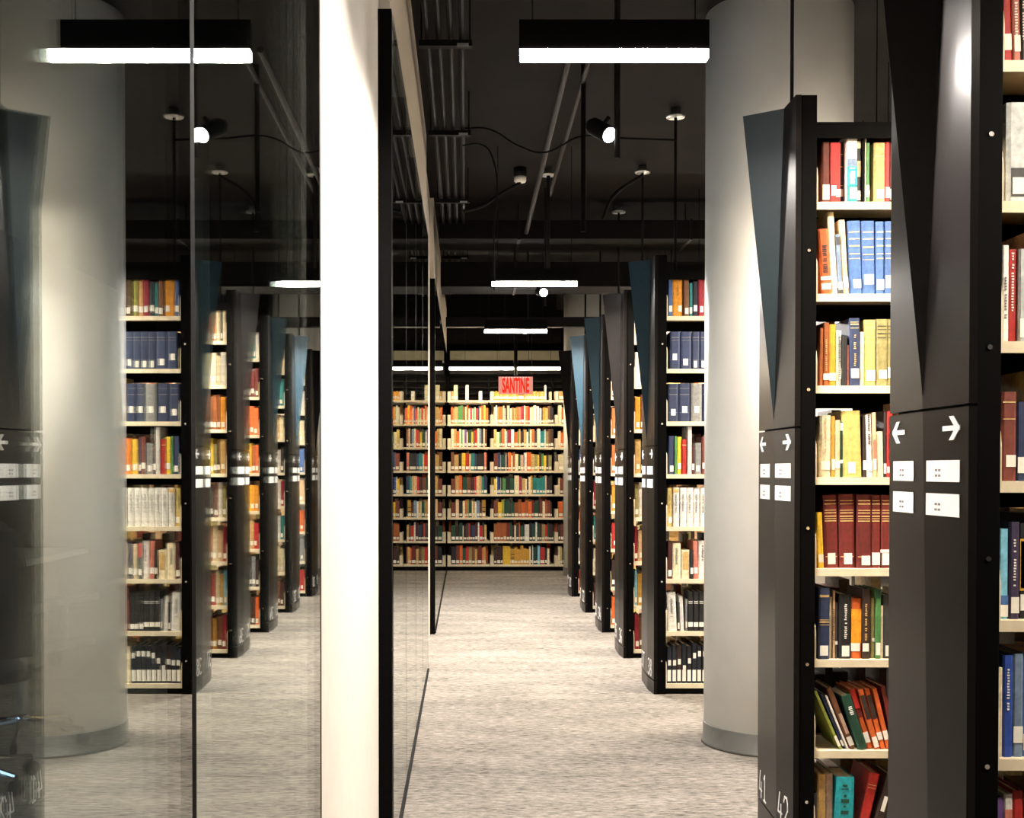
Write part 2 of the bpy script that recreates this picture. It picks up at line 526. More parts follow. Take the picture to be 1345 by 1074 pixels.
def bookcase(yn, num_l, num_r, teal, label, full=True):
    t = empty('bookcase', (XC, yn, 0))
    tag(t, label, 'bookcase', 'bookcases along the aisle')
    MB().box(.020, .068, .004, D - .004, 0, 2.44).build('end_frame', M['frame'], t)
    fr = t.children[0]
    for zz in (.186, .628, 1.064, 1.506, 1.948):
        MB().tube((.044, .005, zz), (.044, .001, zz), .0055, 8).build('screw', M['steel'], fr)
    # folded lower panel, upper panel, kick panel
    lo, hi = .08, 1.383

    def sec(z):
        tt = (z - .08) / 1.305
        return [(0, 0), (.018, 0), (.018, D), (0, D), (-.011 + .005 * tt, .17 + .08 * tt)]
    mb = MB(); NZ = 8
    zs = [lo + (hi - lo) * q / NZ for q in range(NZ + 1)]
    vs = [(x, y, z) for z in zs for x, y in sec(z)]
    mb.add(vs, [(4, 3, 2, 1, 0), tuple(NZ * 5 + q for q in range(5))] +
           [(q * 5 + i, q * 5 + (i + 1) % 5, q * 5 + 5 + (i + 1) % 5, q * 5 + 5 + i) for q in range(NZ) for i in range(5)])
    mb.build('end_panel', M['black'], t)
    k = MB().prism([(.001, 0), (.018, 0), (.018, D), (.001, D), (-.011, .17)], 0, .074)
    k.build('kick_panel', M['black'], t)
    u = MB(); z0, z1 = 1.389, 2.44
    P = (-.006, .25, z0)
    vs = [(0, 0, z0), (0, D, z0), (.018, D, z0), (.018, 0, z0), P, (0, 0, z1), (0, D, z1), (.018, D, z1), (.018, 0, z1)]
    u.add(vs, [(0, 4, 1, 2, 3), (5, 8, 7, 6), (0, 3, 8, 5), (1, 6, 7, 2), (3, 2, 7, 8), (0, 5, 4), (4, 5, 6), (4, 6, 1)])
    u.build('upper_panel', M['black'], t)
    f = MB()
    K, Q, G = (.004, .15, z1), (-.115, .245, z1), (.004, D, z1)
    R = (-.004, .25, z0 + .01)
    f.add([R, K, Q, G], [(0, 2, 1)], 1)
    f.add([R, K, Q, G], [(0, 3, 2), (1, 2, 3), (0, 1, 3)], 0)
    fo = f.build('fin', [M['black'], M[teal] if teal else M['black']], t)
    if teal: fo['label'] = 'folded fin with a %s inner face' % teal.replace('dark', 'dark ')
    # signs
    for pts, name in (([(.128, 1.34), (.045, 1.34)], 'arrow'), ([(.375, 1.34), (.458, 1.34)], 'arrow')):
        mb = MB(); (ya, za), (yb, zb) = pts
        s = 1 if ya > yb else -1
        stroke(mb, pts, .011)
        tip = yb - s * .006
        on_face([(tip, zb), (tip + s * .034, zb + .026), (tip + s * .058, zb + .026), (tip + s * .025, zb), (tip + s * .058, zb - .026), (tip + s * .034, zb - .026)], mb, .0024)
        mb.build(name, M['signwhite'], t)
    for ya, yb in ((.040, .220), (.305, .455)):
        for za, zb in ((1.224, 1.271), (1.149, 1.198)):
            mb = MB(); on_face([(ya, za), (yb, za), (yb, zb), (ya, zb)], mb)
            c = mb.build('sign_card', M['card'], t)
            if full:
                mb = MB()
                for q in range(2):
                    for r_ in range(2):
                        y0 = yb - .05 - r_ * .018; zz = za + .028 - q * .012
                        on_face([(y0, zz), (y0 - .012, zz), (y0 - .012, zz - .005), (y0, zz - .005)], mb, .0026)
                mb.build('card_print', M['greyink'], c)
    number(num_l, .452, .094, t)
    number(num_r, .150, .094, t, w=.040, gap=.018)
    # shelves, both sides of the range
    x0, x1 = .068, .068 + SHELF_L
    for i, z in enumerate(SH):
        s = MB().box(x0, x1, .012, .020, z - .024, z).box(x0, x1, .020, .236, z - .006, z)
        sh = s.build('shelf', M['cream'], t)
        s = MB().box(x0, x1, D - .020, D - .012, z - .024, z).box(x0, x1, D - .236, D - .020, z - .006, z)
        s.build('shelf', M['cream'], t)
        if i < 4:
            MB().box(x0, x1, .238, .246, z - .062, z - .006).build('back_rail', M['frame'], t)  # dark strip added as the shade under the upper shelves
        # end bracket that stands up from the shelf
        h = .125
        prof = [(.014, -.02), (.225, -.02), (.225, h), (.05, h), (.032, h - .006), (.020, h - .02), (.014, h - .05)]
        m = MB(); nn = len(prof)
        vs = [(x0 + .0005, y, z + q) for y, q in prof] + [(x0 + .0072, y, z + q) for y, q in prof]
        m.add(vs, [tuple(range(nn)), tuple(range(2 * nn - 1, nn - 1, -1))] + [(j, nn + j, nn + (j + 1) % nn, (j + 1) % nn) for j in range(nn)])
        m.build('shelf_bracket', M['cream'], t)
    MB().box(x0, x1 + .05, .004, D - .004, 2.335, 2.355).box(x0, x1 + .05, .004, .016, 2.305, 2.335).box(x0, x1 + .05, D - .016, D - .004, 2.305, 2.335).build('canopy', M['frame'], t)
    MB().box(x0, x1, .014, D - .014, 0, SH[7] - .025).build('plinth', M['frame'], t)
    MB().box(x1, x1 + .05, .004, D - .004, 0, 2.335).build('upright', M['frame'], t)
    return t


def filler(yn, starts, label, seed, dark_rows=()):
    """uncounted books: hidden rest of the front rows and the fore edges of the rows on the other side"""
    r = random.Random(seed)
    keys = ['ce', 'ta', 'br', 'db', 'rs', 'kh', 'dy', 'pe', 'rb', 'be', 'ol']
    mb = MB()
    for i, z in enumerate(SH):
        x = XC + .068 + .006
        xe = XC + .068 + SHELF_L - .01
        xf = starts[i] + .004
        while xf < xe - .05:
            w = r.uniform(.018, .045); h = r.uniform(.18, .245)
            c = lin(CO[r.choice(keys)][1])
            mb.box(xf, min(xf + w, xe), yn + .04, yn + .2, z + .0003, z + h, 0, c)
            xf += w + .0008
        while x < xe - .05:
            w = r.uniform(.018, .045); h = r.uniform(.17, .25)
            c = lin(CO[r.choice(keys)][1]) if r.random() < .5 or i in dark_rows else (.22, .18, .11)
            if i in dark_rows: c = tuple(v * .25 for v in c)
            if r.random() > .12:
                mb.box(x, min(x + w, xe), yn + D - r.uniform(.19, .225), yn + D - .04, z + .0003, z + h, 0, c)
            x += w + .001
    o = mb.build('books', M['manybooks'])
    tag(o, label, 'books', kind='stuff')


YS = {43: 2.637, 41: 4.03, 37: 7.02, 35: 8.37, 33: 9.70, 31: 11.05, 29: 12.45}
bookcase(YS[43], '43', '44', False, 'nearest bookcase at the right edge, tall black folded end panel with large arrows')
bookcase(YS[41], '41', '42', 'darkteal', 'black bookcase marked 41 42, right of the thick white column')
bookcase(YS[37], '37', '38', 'teal', 'bookcase marked 37 38, left of the thick column, with a teal fin', False)
bookcase(YS[35], '35', '36', False, 'black bookcase marked 35 36, next behind the one marked 37 38', False)
bookcase(YS[33], '33', '34', 'teal', 'bookcase marked 33 34 with a teal fin, third behind the thick column', False)
bookcase(YS[31], '31', '32', 'teal', 'bookcase marked 31 32, last but one before the far wall bookcase', False)
bookcase(YS[29], '29', '30', False, 'farthest of the black aisle bookcases, beside the distant column', False)

ROWN = ['top shelf'] + [ORD[i] + ' shelf down' for i in range(1, 8)]
H = 4.065 / F                                     # metres per pixel at the spines of 41 / 42


def rows(key, where, group, data):
    ends = []
    for i in range(8):
        e = put_row(None, SH[i], data[i], YS[key], where, group, rowname=ROWN[i]) if data[i] else XC + .075
        ends.append(e)
    return ends


def hp(y0, y1, k=H):
    return (y1 - y0) * k


G5 = ('gilt', [(.035, .003), (.150, .003), (.158, .002), (.165, .0035), (.176, .003), (.185, .002), (.205, .003), (.216, .002)])
R41 = [
    [(1078, 1088.5, hp(187, 267), 'rb', dict(lab=[(.1, .95, .012, .060)], f='with large label')),
     (1089, 1102, hp(188, 267), 'rd', dict(lab=[(.08, .55, .024, .056), (.55, .98, .020, .044)])),
     (1102.5, 1108.5, hp(185, 267), 'bk', dict(lab=[(.1, .95, .026, .050)], out=-.02, bands=('gilt', [(.06, .002), (.12, .002), (.16, .002)]))),
     (1109, 1122.5, hp(178, 267), 'wh', dict(lab=[(.3, .98, .012, .048)], out=.012, f='with teal lower half', patch=[('te', .02, .98, .002, .055), ('tq', .02, .98, .055, .115), ('gb', .05, .95, .115, .14)], title=('whiteink', .06, .11, .25, .8))),
     (1123, 1129, hp(183, 267), 'dy', dict(f='with cream panels', patch=[('ce', .1, .9, .175, .198), ('pe', .15, .95, .085, .135)], lab=[(.05, .98, .01, .04)])),
     (1133.5, 1135.5, hp(183, 267), 'ce', dict(lab=0)),
     (1136, 1140, hp(188, 267), 'gr', dict(lab=[(.05, .95, .02, .058)])),
     (1140.5, 1145, hp(197, 267), 'bk', dict(out=-.03)),
     (1145.5, 1160, hp(188, 267), 'ta', dict(lab=[(.25, .9, .016, .044)], bands=('gilt', [(.15, .002), (.172, .002)]))),
     (1160.5, 1166.5, hp(187, 267), 'rd', dict(lab=[(.1, .98, .018, .052)])),
     (1167, 1172, hp(186, 267), 'mr', {})],
    [(1078, 1091, hp(299, 385), 'or', dict(tilt=-.06, lab=[(.02, .98, .016, .036), (.0, .98, .046, .058)], title=('ink', .07, .16, .3, .75))),
     (1091.5, 1100, hp(277, 385), 'ce', dict(tilt=-.06, f='tallest of its shelf')),
     (1100.5, 1106, hp(306, 385), 'gb', dict(tilt=-.06, lab=[(.02, .98, .016, .04)], patch=[('dy', .02, .98, .16, .185), ('dy', .02, .98, .002, .014)])),
     (1106.5, 1114, hp(287, 385), 'pe', dict(tilt=-.06)),
     (1115, 1131.5, hp(288, 385), 'bl', dict(tilt=-.03, lab=[(.35, .95, .022, .05)], bands=('gilt', [(.115, .002), (.13, .003), (.155, .004), (.178, .003), (.2, .003)]))),
     (1132.5, 1149, hp(288, 385), 'bl', dict(tilt=-.02, lab=[(.15, .9, .034, .066)], bands=('gilt', [(.112, .002), (.128, .003), (.15, .005), (.178, .003), (.2, .003)]))),
     (1150, 1160.5, hp(289, 385), 'bl', dict(tilt=-.01, lab=[(.05, .98, .016, .05)], bands=('gilt', [(.115, .003), (.13, .003), (.155, .004), (.178, .003), (.2, .003)]))),
     (1161, 1171, hp(289, 385), 'bl', dict(lab=[(.05, .9, .022, .062)], bands=('gilt', [(.115, .003), (.13, .003), (.155, .004), (.178, .003), (.2, .003)])))],
    [(1076, 1080, hp(429, 505), 'rs', dict(lab=0)),
     (1080.5, 1088, hp(422, 505), 'rs', dict(title=('gilt', .05, .15, .35, .65), lab=[(.0, .98, .02, .04)], f='with gilt lettering')),
     (1088.5, 1097, hp(424, 505), 'oy', dict(lab=[(.0, .98, .018, .042)])),
     (1097.5, 1100, hp(432, 505), 'ce', dict(lab=0)),
     (1100.5, 1105, hp(432, 505), 'lg', dict(title=('greyink', .03, .16, .3, .8))),
     (1105.5, 1112, hp(439, 505), 'bk', dict(lab=0)),
     (1112.5, 1115, hp(451, 505), 'sa', dict(lab=0)),
     (1115.5, 1128.5, hp(416, 505), 'nv', dict(tilt=-.01, lab=[(.12, .9, .026, .056)], title=('gilt', .065, .17, .4, .62), bands=('gilt', [(.185, .002), (.196, .004), (.204, .002)]), f='with gilt title')),
     (1129, 1134, hp(434, 505), 'ce', dict(lab=0)),
     (1134.5, 1149.5, hp(418, 505), 'kh', dict(lab=[(.2, .98, .018, .052)], bands=('gilt', [(.155, .002), (.185, .004), (.2, .002), (.055, .002)]))),
     (1151, 1165, hp(417, 505), 'ol', dict(lab=[(.25, .95, .024, .052)], bands=('ink', [(.155, .002), (.168, .0025), (.181, .002), (.192, .002)]))),
     (1165.5, 1173, hp(417, 505), 'ol', dict(bands=('ink', [(.155, .002), (.168, .0025), (.181, .002), (.192, .002)])))],
    [(1076.5, 1091, hp(545, 626), 'ce', dict(lab=[(.1, .9, .024, .052)], title=('gilt', .07, .19, .45, .62))),
     (1091.5, 1096, hp(546, 626), 'go', {}),
     (1096.5, 1103, hp(551, 626), 'pe', dict(lab=[(.05, .95, .03, .052)])),
     (1103.5, 1107.5, hp(553, 626), 'dg', dict(lab=[(.05, .95, .045, .056)], patch=[('wh', .05, .95, .15, .175)])),
     (1108, 1132, hp(539, 626), 'kh', dict(tilt=-.03, lab=[(.28, .68, .012, .048)], title=('ol', .0, .0) if False else None, f='extra thick')),
     (1134, 1139, hp(546, 626), 'db', dict(lab=[(.1, .95, .024, .054)])),
     (1139.5, 1146.5, hp(544, 626), 'wh', dict(tilt=-.03, title=('ink', .10, .20, .35, .7))),
     (1147, 1151.5, hp(541, 626), 'pe', dict(tilt=-.02, patch=[('sa', .1, .95, .04, .12)])),
     (1152, 1160.5, hp(566, 626), 'ce', dict(tilt=-.02, lab=0)),
     (1161, 1164.5, hp(539, 626), 'db', dict(lab=[(.05, .95, .012, .044)])),
     (1165, 1172, hp(539, 626), 'rd', dict(lab=[(.05, .95, .014, .034)], title=('ink', .05, .19, .3, .7)))],
    [(1076, 1083, hp(673, 746), 'ye', dict(tilt=-.045, lab=[(.05, .95, .018, .044)])),
     (1084, 1102, hp(650, 746), 'dr', dict(tilt=-.025, bands=G5, lab=[(.25, .8, .012, .048)])),
     (1103.5, 1124, hp(649, 746), 'dr', dict(tilt=-.015, bands=G5, lab=[(.3, .82, .012, .048)])),
     (1125.5, 1144, hp(649.5, 746), 'dr', dict(bands=G5, lab=[(.35, .95, .010, .04)])),
     (1145, 1157, hp(650, 746), 'dr', dict(bands=G5, lab=[(.1, .95, .010, .05)])),
     (1158, 1170, hp(650, 746), 'dr', dict(bands=G5, lab=[(.1, .95, .010, .048), (-.1, .85, .05, .06)]))],
    [(1075, 1089.5, hp(768, 862), 'nv', dict(out=.012, lab=[(.12, .85, .012, .044)], bands=('gilt', [(.11, .0015), (.118, .004), (.126, .0015), (.2, .003), (.205, .002)]))),
     (1090, 1094.5, hp(781, 862), 'ce', dict(lab=0)),
     (1095, 1098, hp(772, 862), 'pe', dict(lab=0, title=('ink', .06, .16, .3, .8))),
     (1098.5, 1102, hp(788, 862), 'dy', dict(lab=[(.05, .95, .045, .056)])),
     (1103, 1119, hp(777, 862), 'bk', dict(lab=[(.25, .85, .008, .042)], title=('whiteink', .065, .175, .42, .68), f='with white title')),
     (1119.5, 1133, hp(783, 862), 'or', dict(lab=[(.0, .85, .024, .05)], patch=[('oy', .02, .98, .05, .16)], f='with yellow lower half')),
     (1133.5, 1144, hp(770, 862), 'db', dict(lab=[(.05, .8, .024, .05)], title=('gilt', .06, .18, .3, .6))),
     (1145.5, 1150.5, hp(782, 862), 'ol', dict(lab=[(.4, .98, .055, .066)])),
     (1151, 1158, hp(771, 862), 'gr', dict(lab=[(.1, .9, .012, .052)], patch=[('dg', .02, .98, .195, .225)])),
     (1158.5, 1161.5, hp(792, 862), 'ce', dict(lab=0)),
     (1162, 1172, hp(778, 862), 'dy', dict(lab=[(.3, .8, .008, .042)]))],
    [(1104, 1108, .205, 'yg', dict(tilt=-.42, lab=[(.0, .98, .01, .045)])),
     (1110, 1113, .19, 'nv', dict(tilt=-.40, lab=[(.02, .98, .01, .03)])),
     (1114, 1117, .185, 'wh', dict(tilt=-.39, lab=0)),
     (1119, 1126.5, .21, 'br', dict(tilt=-.38, lab=[(.05, .98, .01, .04)], patch=[('be', .3, .9, .05, .12)])),
     (1128, 1140.5, .18, 'dg', dict(tilt=-.31, lab=0, out=.012, title=('whiteink', .115, .145, .3, .75), bands=None, f='with white lettering')),
     (1142, 1149, .20, 'or', dict(tilt=-.30, lab=[(.0, .95, .02, .055)], patch=[('rd', .02, .98, .13, .2), ('dr', .05, .95, .105, .135)])),
     (1150.5, 1157.5, .20, 'or', dict(tilt=-.28, f='with large brown block', lab=[(.05, .98, .005, .04)], patch=[('db', .05, .98, .1, .18)])),
     (1159, 1165.5, .20, 'or', dict(tilt=-.27, f='with second brown block', lab=[(.0, .98, .03, .055)], patch=[('db', .05, .98, .1, .18)])),
     (1167, 1173, .20, 'or', dict(tilt=-.24, f='leaning at the end', lab=[(.0, .98, .03, .06)])),
     (1176, 1182, .205, 'dr', dict(tilt=-.2))],
    [(1071, 1075, .15, 'dy', dict(lab=0)),
     (1075.5, 1086.5, .212, 'ta', {}),
     (1087, 1097, .212, 'be', dict(lab=0)),
     (1097.5, 1121, .205, 'tq', dict(tilt=.02, out=.015, f='with black spine title', lab=[(.3, .7, .02, .055)], bands=None, patch=[('dg', .35, .6, .175, .181), ('dg', .28, .68, .165, .169), ('dg', .42, .58, .14, .148), ('dg', .28, .72, .122, .134), ('dg', .42, .56, .107, .114), ('dg', .28, .7, .085, .097)])),
     (1127, 1140, .215, 'rd', dict(tilt=.22, f='leaning right', bands=('gilt', [(.165, .002), (.175, .002)]))),
     (1145, 1158, .21, 'db', dict(tilt=.28, lab=[(.3, .7, .09, .14)])),
     (1165, 1171, .16, 'wh', dict(tilt=.2, lab=0))],
]
W41 = 'bookcase right of column'
e41 = rows(41, W41, 'books in the bookcase marked 41 42', R41)
e41[7] += .06
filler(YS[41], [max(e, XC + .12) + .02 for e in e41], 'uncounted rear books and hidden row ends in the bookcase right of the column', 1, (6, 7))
# the black book end that stands among the books on the top shelf
t = empty('book_end', ((1129.6 - 611) * H, YS[41] + .03, SH[0]))
tag(t, 'tall black metal book end on the top shelf of the bookcase marked 41 42', 'book end')
MB().box(0, .0035, 0, .17, .001, .255).build('upright_plate', M['frame'], t)
MB().box(-.0002, .004, -.004, .004, 0.001, .262).build('front_edge', M['pipe'], t)

k43 = (YS[43] + .035) / F


def h43(a, b): return (b - a) * k43


R43 = [
    [(1316, 1327, h43(-30, 92), 'rd', dict(tilt=-.03)), (1328, 1338, h43(-24, 92), 'sa', dict(tilt=-.03, title=('whiteink', .06, .15))),
     (1339, 1350, h43(-28, 92), 'dy', dict(tilt=-.02, title=('whiteink', .05, .18, .1, .9), lab=0))],
    [(1320, 1352, h43(138, 270), 'lg', dict(lab=[(.25, .75, .02, .055)], patch=[('dy', .2, .95, .015, .075)], f='very thick'))],
    [(1315, 1323, h43(325, 452), 'wh', dict(title=('greyink', .05, .14), lab=0)), (1323.5, 1335, h43(330, 452), 'rd', dict(title=('whiteink', .06, .19, .35, .65), lab=0)),
     (1336, 1349, h43(330, 452), 'lg', dict(lab=[(.1, .9, .01, .05)]))],
    [(1315, 1334.5, h43(517, 634), 'rb', dict(lab=[(.3, .95, .03, .055)], bands=('gilt', [(.13, .002), (.165, .003)]))), (1335.5, 1350, h43(530, 634), 'nv', {})],
    [(1314, 1326.5, h43(697, 816), 'lb', dict(lab=[(.1, .95, .005, .03)], patch=[('bl', .02, .98, .03, .05)])), (1327, 1340, h43(688, 816), 'pu', dict(title=('whiteink', .07, .17, .35, .65))),
     (1341, 1352, h43(690, 816), 'bk', dict(patch=[('go', .1, .9, .06, .17), ('bk', .18, .82, .065, .165)]))],
    [(1312, 1318, h43(878, 996), 'ce', dict(lab=0)), (1319, 1332, h43(862, 996), 'sb', dict(lab=0, title=('whiteink', .10, .19, .35, .65))),
     (1332.5, 1346, h43(860, 996), 'gb', dict(lab=[(.05, .95, .03, .065)])), (1346.5, 1352, h43(860, 996), 'bl', {})],
    [(1311, 1322, h43(1055, 1182), 'vi', dict(lab=0)), (1322.5, 1334, h43(1050, 1182), 'wh', dict(patch=[('sa', .1, .9, .16, .18)])), (1334.5, 1348, h43(1046, 1182), 'rd', {})],
    [],
]
e43 = rows(43, 'nearest bookcase', 'books in the nearest bookcase', R43)
filler(YS[43], [max(e, XC + .12) + .003 for e in e43], 'uncounted rear books and unseen row ends in the nearest bookcase', 2)

k37 = (YS[37] + .035) / F


def h37(a, b): return (b - a) * k37


def vol(a, b, c, y0, yb, **kw):
    return (a, b, h37(y0, yb), c, kw)


TW = ('greyink', .08, .18, .35, .65)
R37 = [
    [vol(877.5, 882.5, 'bl', 361, 414), vol(883, 896, 'oy', 356, 414, title=('ink', .12, .19, .45, .6)), vol(897, 904, 'br', 366, 414), vol(904.8, 909, 'te', 370, 414), vol(909.5, 916, 'dn', 368, 414),
     vol(916.5, 924, 'cr', 366, 414), vol(924.5, 930, 'ta', 364, 414), vol(931, 937, 'yg', 365, 414), vol(938, 950, 'mr', 366, 414)],
    [vol(a, b, 'nv', 433.5, 482.5, lab=[(.25, .7, l, l + .036)], bands=('greyink', [(.05, .002), (.16, .002), (.175, .003)])) for a, b, l in ((880, 892.5, .05), (893.5, 907.5, .022), (908.5, 918, .01), (918.6, 928, .01), (928.6, 938, .01), (938.6, 948, .02))],
    [vol(a, b, c, 502.5, 552.5, lab=[(.3, .75, l, l + .036)], bands=('greyink', [(.05, .002), (.15, .003), (.185, .002)])) for a, b, c, l in ((877.5, 890.5, 'nv', .035), (891.5, 906.5, 'nv', .05), (907.5, 921.5, 'gy', .05), (922.5, 934, 'nv', .05), (934.6, 946, 'nv', .05))],
    [vol(878, 885.5, 'nv', 571, 621), vol(886, 889, 'gr', 571, 621, lab=0), vol(889.5, 895, 'ye', 572, 621), vol(895.5, 902, 'rd', 575, 621, bands=('gilt', [(.16, .004)]), lab=0), vol(902.5, 908, 'wh', 559, 621, out=.01, lab=0),
     vol(908.5, 912, 'mr', 583, 621), vol(912.5, 921, 'gy', 580, 621), vol(921.5, 928, 'rb', 572, 621), vol(928.5, 931.5, 'nv', 574, 621), vol(932, 940, 'ye', 575, 621), vol(940.5, 947, 'or', 574, 621)],
    [vol(876.5, 883, 'kh', 640, 691, title=TW), vol(884, 892, 'wh', 640, 691, lab=0, title=TW, patch=[('ta', .05, .95, .19, .212)], f='with tan cap')] +
    [vol(893 + 8.9 * i, 901.3 + 8.9 * i, 'wh', 640, 691, title=TW, lab=0) for i in range(6)],
    [vol(877.5, 883, 'mr', 711, 759), vol(884, 894.5, 'ce', 712, 759, lab=0, title=TW), vol(895.5, 906, 'ce', 721, 759, lab=0, patch=[('ta', .2, .85, .05, .15)], f='with tan panel'), vol(906.5, 911, 'bk', 721, 759),
     vol(911.5, 917.5, 'sa', 709, 759, tilt=-.03), vol(918, 926, 'wh', 709, 759, lab=0, title=('ink', .1, .19, .5, .8)), vol(927, 932, 'bk', 712, 759, patch=[('rd', .05, .95, .12, .2)]), vol(933, 939, 'ce', 713, 759), vol(939.6, 945, 'nv', 712, 759)],
    [vol(878, 889.5, 'wh', 777, 828, tilt=-.04, lab=0, title=TW), vol(890.5, 893.5, 'dy', 790, 828), vol(894.5, 899.5, 'wh', 782, 828, tilt=-.05, lab=0), vol(901, 903.5, 'gy', 786, 828)] +
    [vol(904.2 + 7.2 * i, 910.8 + 7.2 * i, 'bk', 776, 828, bands=('gy' if False else 'whiteink', [(.155, .003), (.165, .003)]), lab=[(.05, .95, .025, .05)]) for i in range(3)] +
    [vol(926 + 6 * i, 931.5 + 6 * i, 'bk', 778, 828, lab=[(.05, .9, .012, .04)]) for i in range(3)],
    [vol(876.6 + 6.6 * i, 882.6 + 6.6 * i, c, 845 + d_, 895, lab=[(.12, .9, .012, .075), (.25, .9, .10 + q, .13 + q)], d=.16) for i, (c, d_, q) in enumerate((('dn', 2, .0), ('dn', 0, .0), ('db', 0, .005), ('dn', -2, -.03), ('bk', 1, .01), ('dn', -3, .04), ('dn', 1, .05), ('bk', 0, .05), ('dn', -1, .05), ('dn', 1, .04)))],
]
e37 = rows(37, 'first bookcase beyond column', 'books in the bookcase marked 37 38', R37)
filler(YS[37], [e + .003 for e in e37], 'uncounted rear books and hidden row ends in the first bookcase beyond the column', 3)


def short_rows(key, spec, where, group, hh=(.195, .235)):
    data = []
    for s in spec:
        x = 611 + (XC + .077) * F / (YS[key] + .035)
        row = []
        for tok in s.split():
            c, w = tok[:2], float(tok[2:]) * .001 * F / (YS[key] + .035)
            row.append((x, x + w, random.uniform(*hh), c, {}))
            x += w + .1
        data.append(row)
    e = rows(key, where, group, data)
    filler(YS[key], [v + .003 for v in e], 'uncounted rear books and hidden row ends in the ' + where, key)


short_rows(35, ['ce20 dy16 ce26 or22', 'wh34 ce30 ce30 wh28', 'oy36 rb26 rs22 br24', 'ta40 db22 ol24 ye20', 'ol26 wh28 rb30 dy26', 'cr22 pe34 ce34 sa20', 'lb18 go30 ce24 cr26', 'cr30 br34 go28 dr24'],
'second bookcase beyond column', 'books in the bookcase marked 35 36')
short_rows(33, ['wh24 te22 bk26', 'dr30 dr28 mr26', 'or36 or34 rs30', 'or26 rs30 ye24', 'oy34 oy32 ye26', 'rd40 ta26 ce28', 'db30 gy26 dy24', 'or30 bk32 dg30'],
'third bookcase beyond column', 'books in the bookcase marked 33 34')
short_rows(31, ['ce36 wh30', 'te38 vi30', 'ce40 ta30', 'dy30 wh34', 'cr28 wh36', 'te34 wh30', 'ce36 ce34', 'mr34 br30'], 'fourth bookcase beyond column', 'books in the bookcase marked 31 32')
short_rows(29, ['ce60', 'wh56', 'ce50', 'bl52', 'pe54', 'or50', 'gy52', 'rd50'], 'fifth bookcase beyond column', 'books in the bookcase marked 29 30')

# ------------------------------------------------------------------ bookcase on the far wall, one unit per bay
FY = 15.66
FS = [2.112 - .2905 * i for i in range(8)]
FP = .00945                                        # metres per pixel there
BAYS = [(-.224, .308, 'left', ''), (.308, 1.107, 'middle', ''), (1.107, 1.906, 'right', '')]
for a, b, nm, _ in BAYS:
    t = empty('wall_bookcase', (a, FY, 0))
    tag(t, {'left': 'left bay of the cream far wall bookcase, beside the glass partition',
            'middle': 'middle bay of the cream far wall bookcase, under the red sign',
            'right': 'right bay of the far wall bookcase, half hidden by the column'}[nm], 'bookcase', 'bays of the far wall bookcase')
    w = b - a
    for z in FS:
        MB().box(.002, w - .002, 0, .01, z - .026, z).box(.002, w - .002, .01, .24, z - .006, z).build('shelf', M['cream'], t)
        MB().box(.004, .012, .02, .22, z, z + .11).build('shelf_bracket', M['cream'], t)
        MB().box(.012, .045, .0, .004, z, z + .11).build('bracket_lip', M['cream'], t)
        MB().box(.002, w - .002, .44, .45, z - .03, z).build('rear_shelf', M['cream'], t)
    ux = 0.0 if nm == 'left' else -.02
    MB().box(ux, ux + .02, .21, .27, 0, 2.40).build('upright', M['frame'], t)
    MB().box(.0, w, .012, .44, 0, FS[7] - .027).build('plinth', M['frame'], t)

